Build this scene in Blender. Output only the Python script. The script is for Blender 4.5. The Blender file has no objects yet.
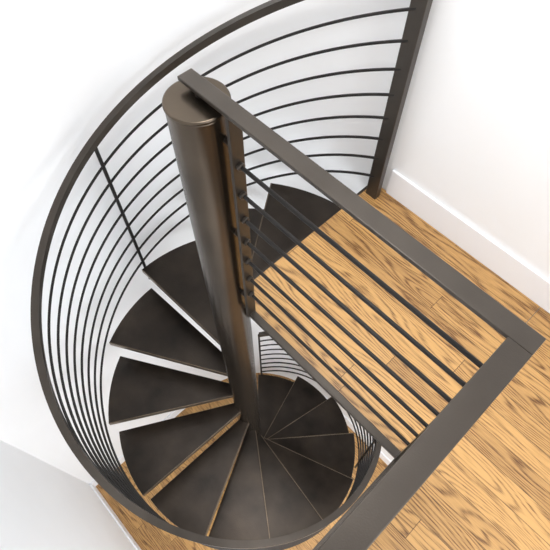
import bpy, math, random
from mathutils import Vector
S=bpy.context.scene
S.view_settings.view_transform='Standard'
R=math.radians
# ---------------------------------------------------------------- materials
def mat(name,col,metal=0,rough=.5,spec=.5,noise=0,nscale=8,bump=0,bscale=200):
    m=bpy.data.materials.new(name);m.use_nodes=True
    nt=m.node_tree;b=nt.nodes['Principled BSDF']
    b.inputs['Base Color'].default_value=(*col,1)
    b.inputs['Metallic'].default_value=metal;b.inputs['Roughness'].default_value=rough
    b.inputs['Specular IOR Level'].default_value=spec
    tc=nt.nodes.new('ShaderNodeTexCoord')
    if noise:
        n=nt.nodes.new('ShaderNodeTexNoise');n.inputs['Scale'].default_value=nscale;n.inputs['Detail'].default_value=8
        nt.links.new(tc.outputs['Object'],n.inputs['Vector'])
        r=nt.nodes.new('ShaderNodeValToRGB')
        r.color_ramp.elements[0].position=.3;r.color_ramp.elements[1].position=.7
        r.color_ramp.elements[0].color=(*[c*(1-noise) for c in col],1)
        r.color_ramp.elements[1].color=(*[min(1,c*(1+noise)) for c in col],1)
        nt.links.new(n.outputs[0],r.inputs[0]);nt.links.new(r.outputs[0],b.inputs['Base Color'])
    if bump:
        n=nt.nodes.new('ShaderNodeTexNoise');n.inputs['Scale'].default_value=bscale
        nt.links.new(tc.outputs['Object'],n.inputs['Vector'])
        bp=nt.nodes.new('ShaderNodeBump');bp.inputs['Strength'].default_value=bump;bp.inputs['Distance'].default_value=.002
        nt.links.new(n.outputs[0],bp.inputs['Height']);nt.links.new(bp.outputs[0],b.inputs['Normal'])
    return m
def wood(name,c_light,c_dark,width=.083):
    m=bpy.data.materials.new(name);m.use_nodes=True
    nt=m.node_tree;N=nt.nodes;L=nt.links;b=N['Principled BSDF']
    g=N.new('ShaderNodeNewGeometry');sx=N.new('ShaderNodeSeparateXYZ');L.new(g.outputs['Position'],sx.inputs[0])
    def M(op,a,bb=None,c=None):
        n=N.new('ShaderNodeMath');n.operation=op
        for i,v in enumerate((a,bb,c)):
            if v is None: continue
            if isinstance(v,(int,float)): n.inputs[i].default_value=v
            else: L.new(v,n.inputs[i])
        return n.outputs[0]
    X,Y=sx.outputs[0],sx.outputs[1]
    yd=M('DIVIDE',Y,width);idx=M('FLOOR',yd);fr=M('FRACT',yd)
    wn=N.new('ShaderNodeTexWhiteNoise');wn.noise_dimensions='1D';L.new(idx,wn.inputs['W'])
    xo=M('ADD',X,M('MULTIPLY',wn.outputs[0],7.3))
    xd=M('DIVIDE',xo,1.6);xi=M('FLOOR',xd);xf=M('FRACT',xd)
    pid=M('ADD',M('MULTIPLY',idx,3.17),M('MULTIPLY',xi,11.7))
    wn2=N.new('ShaderNodeTexWhiteNoise');wn2.noise_dimensions='1D';L.new(pid,wn2.inputs['W'])
    def vec(x,y,z):
        c=N.new('ShaderNodeCombineXYZ')
        for i,v in enumerate((x,y,z)):
            if isinstance(v,(int,float)): c.inputs[i].default_value=v
            else: L.new(v,c.inputs[i])
        return c.outputs[0]
    n1=N.new('ShaderNodeTexNoise');n1.inputs['Scale'].default_value=1;n1.inputs['Detail'].default_value=1.5
    L.new(vec(M('MULTIPLY',X,1.35),M('MULTIPLY',Y,9),pid),n1.inputs['Vector'])
    ph=M('ADD',M('MULTIPLY',n1.outputs[0],100),M('MULTIPLY',Y,280))
    s=M('MULTIPLY_ADD',M('SINE',ph),.5,.5)
    s=M('POWER',s,2.3)
    n2=N.new('ShaderNodeTexNoise');n2.inputs['Scale'].default_value=1;n2.inputs['Detail'].default_value=3
    L.new(vec(M('MULTIPLY',X,16),M('MULTIPLY',Y,430),pid),n2.inputs['Vector'])
    g2=M('MULTIPLY',M('SUBTRACT',n2.outputs[0],.5),2.2)
    g3=M('MULTIPLY',g2,M('ADD',s,.5))
    f=M('ADD',M('MULTIPLY',s,.55),g3)
    f=M('ADD',f,M('MULTIPLY',M('SUBTRACT',wn2.outputs[0],.5),.42))
    f=M('ADD',f,.15)
    r=N.new('ShaderNodeValToRGB')
    r.color_ramp.elements[0].color=(*c_light,1);r.color_ramp.elements[1].color=(*c_dark,1)
    e=r.color_ramp.elements.new(.4);e.color=(*[a*.62+d*.38 for a,d in zip(c_light,c_dark)],1)
    L.new(f,r.inputs[0])
    e1=M('LESS_THAN',fr,.03);e2=M('LESS_THAN',xf,.0017)
    seam=M('MAXIMUM',e1,e2)
    mx=N.new('ShaderNodeMixRGB');L.new(M('MULTIPLY',seam,.8),mx.inputs[0]);L.new(r.outputs[0],mx.inputs[1])
    mx.inputs[2].default_value=(*[c*.4 for c in c_dark],1)
    L.new(mx.outputs[0],b.inputs['Base Color'])
    b.inputs['Roughness'].default_value=.34
    return m
STEEL=mat('bronze_steel',(.030,.023,.018),.5,.36,.5,.18,6,.15,300)
POLE=mat('bronze_pole_steel',(.085,.067,.050),.9,.24,.5,.22,5,.10,300)
RAIL=mat('bronze_rail_steel',(.055,.046,.038),.6,.32,.5,.12,9,.1,300)
RODM=mat('dark_rod_steel',(.016,.014,.013),.4,.4,.4,.1,9)
TREAD=mat('bronze_tread_steel',(.031,.023,.017),.6,.28,.55,.5,5,.35,120)
EDGE_GLINT=mat('worn_tread_edge',(.16,.12,.085),.8,.3,.5,.2,20)  # paler steel tone, edge highlight painted in as colour
WALL=mat('white_paint',(.86,.87,.885),0,.75,.2,.01,3,.05,90)
TRIM=mat('white_trim_paint',(.86,.87,.9),0,.4,.4,.01,3)
OAK=wood('oak_floor_wood',(.57,.325,.115),(.115,.045,.012))
# ---------------------------------------------------------------- helpers
def obj(name,vs,fs,m,parent=None,smooth=False,bevel=0):
    me=bpy.data.meshes.new(name);me.from_pydata(vs,[],fs);me.update()
    o=bpy.data.objects.new(name,me);S.collection.objects.link(o);me.materials.append(m)
    if parent: o.parent=parent
    if smooth:
        for p in me.polygons:p.use_smooth=True
        try: me.set_sharp_from_angle(angle=R(40))
        except Exception: pass
    if bevel:
        b=o.modifiers.new('b','BEVEL');b.width=bevel;b.segments=2;b.limit_method='ANGLE'
    return o
def box(name,a,b,m,parent=None,bevel=0):
    x0,y0,z0=a;x1,y1,z1=b
    v=[(x0,y0,z0),(x1,y0,z0),(x1,y1,z0),(x0,y1,z0),(x0,y0,z1),(x1,y0,z1),(x1,y1,z1),(x0,y1,z1)]
    f=[(0,3,2,1),(4,5,6,7),(0,1,5,4),(1,2,6,5),(2,3,7,6),(3,0,4,7)]
    return obj(name,v,f,m,parent,False,bevel)
def prism(name,pts,z0,z1,m,parent=None,bevel=0):
    n=len(pts)
    v=[(x,y,z0) for x,y in pts]+[(x,y,z1) for x,y in pts]
    f=[tuple(reversed(range(n))),tuple(range(n,2*n))]+[(i,(i+1)%n,n+(i+1)%n,n+i) for i in range(n)]
    return obj(name,v,f,m,parent,False,bevel)
def cyl(name,a,b,r,m,parent=None,n=20,bevel=0):
    a=Vector(a);b=Vector(b);d=(b-a).normalized()
    u=d.orthogonal().normalized();w=d.cross(u)
    v=[tuple(p+u*r*math.cos(2*math.pi*i/n)+w*r*math.sin(2*math.pi*i/n)) for p in(a,b) for i in range(n)]
    f=[tuple(reversed(range(n))),tuple(range(n,2*n))]+[(i,(i+1)%n,n+(i+1)%n,n+i) for i in range(n)]
    return obj(name,v,f,m,parent,True,bevel)
def helix(name,r,z0,slope,a0,a1,prof,m,parent,flat=False):
    steps=int((a1-a0)/2.5)+1;n=len(prof);v=[];f=[]
    for i in range(steps+1):
        a=a0+(a1-a0)*i/steps;z=z0-slope*(a-A0)
        ca,sa=math.cos(R(a)),math.sin(R(a))
        for dr,dz in prof: v.append(((r+dr)*ca,(r+dr)*sa,z+dz))
    for i in range(steps):
        for j in range(n):
            k=(j+1)%n;f.append((i*n+j,i*n+k,(i+1)*n+k,(i+1)*n+j))
    f.append(tuple(range(n)));f.append(tuple(reversed(range(steps*n,steps*n+n))))
    return obj(name,v,f,m,parent,True)
def empty(name):
    o=bpy.data.objects.new(name,None);S.collection.objects.link(o);return o
circ=lambda r,n=8:[(r*math.cos(2*math.pi*i/n),r*math.sin(2*math.pi*i/n)) for i in range(n)]
rect=lambda w,h:[(-w/2,-h/2),(w/2,-h/2),(w/2,h/2),(-w/2,h/2)]
# ---------------------------------------------------------------- dims
A0=90;PITCH=28.5;RISE=.235;SL=RISE/PITCH
NT=14
ZF=-.19-RISE*NT
RT=.84;RR=.855
PX,PY=-.016,-.016
YN=.935;XW=-.95;YS=-1.32;XE=3.2;ZC=2.7
ROD_Z=[.25+.115*k for k in range(7)]
# ---------------------------------------------------------------- staircase
st=empty('spiral_staircase')
cyl('center_pole',(PX,PY,ZF),(PX,PY,1.075),.08,POLE,st,64,.004)
cyl('pole_cap',(PX,PY,1.075),(PX,PY,1.086),.083,POLE,st,64,.004)
cyl('pole_base_plate',(PX,PY,ZF),(PX,PY,ZF+.02),.15,STEEL,st,48,.002)
for i in range(NT):
    a=98+PITCH*i;z=-.19-RISE*i
    pts=[]
    def off(ang,r,s):
        return (r*math.cos(R(ang))-s*math.sin(R(ang)), r*math.sin(R(ang))+s*math.cos(R(ang)))
    a1=a+PITCH-.6
    pts.append(off(a,.06,-.012))
    pts.append(off(a,RT,-.008))
    for k in range(1,9): 
        aa=a+(a1-a)*k/9;pts.append((RT*math.cos(R(aa)),RT*math.sin(R(aa))))
    pts.append(off(a1,RT,.008))
    pts.append(off(a1,.06,.012))
    prism('tread_%d'%(i+1),pts,z-.035,z,TREAD,st,.003)
    # added lighter strip on the front edge, a highlight put into its colour
    prism('tread_nosing_%d'%(i+1),[off(a1,.08,.0115),off(a1,RT,.0075),off(a1,RT,.0125),off(a1,.08,.0165)],z-.034,z+.0008,EDGE_GLINT,st,.001)
AE=98+NT*PITCH-2
helix('handrail',RR,1.085,SL,A0,AE,rect(.034,.034),RAIL,st)
for k,z in enumerate(ROD_Z+[.135]):
    helix('rail_rod_%d'%(k+1),RR,z-.0,SL,A0,AE,circ(.0068),RODM,st)
for j,a in enumerate((181.6,393,AE)):
    zt=1.085-SL*(a-A0);ca,sa=math.cos(R(a)),math.sin(R(a))
    cyl('baluster_%d'%(j+1),((RR)*ca,(RR)*sa,max(ZF,zt-1.15)),(RR*ca,RR*sa,zt),.009,RODM,st,12)
box('newel_post',(-.027,.85,-.1),(.033,.885,1.12),RAIL,st,.003)
# ---------------------------------------------------------------- landing (bolted to the pole, part of the stair)
ld=st
LX=-.05;LY=.03
box('landing_oak_deck',(LX+.012,LY+.012,-.02),(.885,YN-.004,0),OAK,ld)
box('landing_edge_west',(LX,LY,-.075),(LX+.012,YN-.004,.002),STEEL,ld)
box('landing_edge_south',(LX,LY,-.075),(.885,LY+.012,.002),STEEL,ld)
box('landing_pan',(LX+.012,LY+.012,-.03),(.885,YN-.004,-.021),STEEL,ld)
box('landing_rib',(LX+.012,.46,-.075),(.885,.475,-.031),STEEL,ld)
# ---------------------------------------------------------------- guard railing (welded to the pole)
gr=st
XR=.87
TZ0,TZ1=1.108,1.12
HW=.024
box('guard_top_rail',(-.075,-.022,TZ0),(XR+HW,.022,TZ1),RAIL,gr,.002)
box('guard_top_rail_return',(XR-HW,YS+.004,TZ0-.0),(XR+HW,-.022,TZ1),RAIL,gr,.002)
cyl('guard_rail_stub',(-.02,0,1.086),(-.02,0,TZ0),.013,RODM,gr,16)
box('guard_inner_upright',(.095,-.02,.07),(.107,.02,TZ0),RAIL,gr,.001)
box('guard_corner_post',(XR-.012,-.022,.0),(XR+.012,.022,TZ0),RAIL,gr,.001)
box('guard_end_post',(XR-.02,YS+.004,0),(XR+.02,YS+.02,TZ0),RAIL,gr,.001)
box('guard_bottom_rail',(.095,-.014,.07),(XR,.014,.086),RAIL,gr,.001)
box('guard_bottom_rail_return',(XR-.014,YS+.004,.07),(XR+.014,0,.086),RAIL,gr,.001)
for k,z in enumerate(ROD_Z):
    cyl('guard_rod_%d'%(k+1),(.107,0,z),(XR,0,z),.0062,RODM,gr,10)
    cyl('guard_return_rod_%d'%(k+1),(XR,0,z),(XR,YS+.01,z),.0062,RODM,gr,10)
    cyl('guard_rod_collar_%d'%(k+1),(.107,0,z),(.119,0,z),.012,RAIL,gr,14,.002)
for k,z in enumerate((.2,.6,1.0)):
    cyl('pole_bracket_%d'%(k+1),(.05,0,z),(.096,0,z),.010,STEEL,gr,14)
# ---------------------------------------------------------------- room shell
def extrude_wall(name,path,th,z0,z1,m):
    n=len(path);out=[]
    for i,p in enumerate(path):
        a=Vector(path[max(0,i-1)]);b=Vector(path[min(n-1,i+1)])
        d=(b-a).normalized();nn=Vector((d.y,-d.x))
        out.append((p[0]+nn.x*th,p[1]+nn.y*th))
    v=[];f=[]
    for i in range(n):
        v+= [(*path[i],z0),(*path[i],z1),(*out[i],z1),(*out[i],z0)]
    for i in range(n-1):
        for j in range(4):
            k=(j+1)%4;f.append((i*4+j,i*4+k,(i+1)*4+k,(i+1)*4+j))
    f.append((3,2,1,0));f.append((4*n-4,4*n-3,4*n-2,4*n-1))
    return obj(name,v,f,m,None,True)
arc=[]
for k in range(0,37):
    t=R(90+90*k/36);ry=YN;rx=-XW
    arc.append((rx*math.cos(t),ry*math.sin(t)))
extrude_wall('wall_north',[(XE,YN),(0,YN)],.12,ZF,ZC,WALL)
extrude_wall('wall_curved',arc,.12,ZF,ZC,WALL)
extrude_wall('wall_west',[(XW,0),(XW,YS)],.12,ZF,ZC,WALL)
box('wall_south',(XW-.12,YS-.12,ZF),(XE,YS,ZC),WALL)
we=empty('wall_east')
for tag,z0,z1 in(('lower',ZF,-.28),('upper',0,ZC)):
    box('pier_a_'+tag,(XE,YS,z0),(XE+.12,YS+.35,z1),WALL,we)
    box('pier_b_'+tag,(XE,YN-.35,z0),(XE+.12,YN,z1),WALL,we)
    box('sill_wall_'+tag,(XE,YS+.35,z0),(XE+.12,YN-.35,z0+.5),WALL,we)
    box('lintel_'+tag,(XE,YS+.35,z1-.25),(XE+.12,YN-.35,z1),WALL,we)
for n,(z0,z1) in enumerate(((ZF+.5,-.53),(.5,ZC-.25))):
    w=empty('window_%d'%(n+1));y0,y1=YS+.35,YN-.35  # unseen window, added to let light into the room
    box('frame_left',(XE+.03,y0,z0),(XE+.09,y0+.05,z1),TRIM,w)
    box('frame_right',(XE+.03,y1-.05,z0),(XE+.09,y1,z1),TRIM,w)
    box('frame_bottom',(XE+.03,y0,z0),(XE+.09,y1,z0+.05),TRIM,w)
    box('frame_top',(XE+.03,y0,z1-.05),(XE+.09,y1,z1),TRIM,w)
    box('mullion',(XE+.04,(y0+y1)/2-.02,z0),(XE+.08,(y0+y1)/2+.02,z1),TRIM,w)
box('floor_lower',(XW-.1,YS-.1,ZF-.05),(XE+.12,YN+.1,ZF),OAK)
box('floor_upper',(.887,YS,-.02),(XE+.12,YN,0),OAK)
box('ceiling_lower',(.905,YS,-.28),(XE+.12,YN,-.021),WALL)
box('ceiling_upper',(XW-.12,YS-.12,ZC),(XE+.12,YN+.12,ZC+.1),WALL)
def bb(name,a,b,z):
    e=empty(name)
    box('board',(a[0],a[1],z),(b[0],b[1],z+.155),TRIM,e,.002)
    return e
bb('baseboard_north',(.04,YN-.014),(XE,YN-.0005),0.001)
bb('baseboard_south',(.93,YS+.0005),(XE,YS+.014),0.001)
bb('baseboard_lower_north',(0,YN-.014),(XE,YN-.0005),ZF)
bb('baseboard_lower_south',(XW,YS+.0005),(XE,YS+.014),ZF)
bb('baseboard_lower_west',(XW+.0005,YS),(XW+.014,0),ZF)
# ---------------------------------------------------------------- light
def area(name,loc,rot,sx,sy,e,col=(1,1,1)):
    l=bpy.data.lights.new(name,'AREA');l.shape='RECTANGLE';l.size=sx;l.size_y=sy;l.energy=e;l.color=col
    o=bpy.data.objects.new(name,l);o.location=loc;o.rotation_euler=rot;S.collection.objects.link(o);return o
area('ceiling_light',(.2,.1,ZC-.03),(0,0,0),.6,.6,33,(1,.99,.97))  # unseen lamp added to brighten the stairwell
area('ceiling_light',(2.2,-.1,ZC-.03),(0,0,0),.8,.8,14,(1,.99,.97))  # second unseen lamp, added to brighten the upper floor
area('ceiling_light_lower',(1.9,-.15,-.31),(0,0,0),1.4,1.4,42,(1,.98,.95))  # unseen lamp under the slab, added as fill for the lower level
area('window_daylight',(XE+.2,-.14,1.5),(0,R(90),0),1.6,1.4,38,(.95,.98,1))  # area lamp added outside the upper opening as side fill
area('window_daylight',(XE+.2,-.14,-1.9),(0,R(90),0),2.0,1.4,62,(.95,.98,1))  # same added side fill for the lower opening
w=bpy.data.worlds.new('sky');S.world=w;w.use_nodes=True
w.node_tree.nodes['Background'].inputs[0].default_value=(.9,.95,1,1)
w.node_tree.nodes['Background'].inputs[1].default_value=1.2
# ---------------------------------------------------------------- camera
c=bpy.data.cameras.new('camera');c.lens=33.84;c.sensor_width=36;c.clip_start=.02
co=bpy.data.objects.new('camera',c);S.collection.objects.link(co)
co.location=(.829,-.559,1.94);co.rotation_euler=(R(30.3),0,R(46.5));S.camera=co
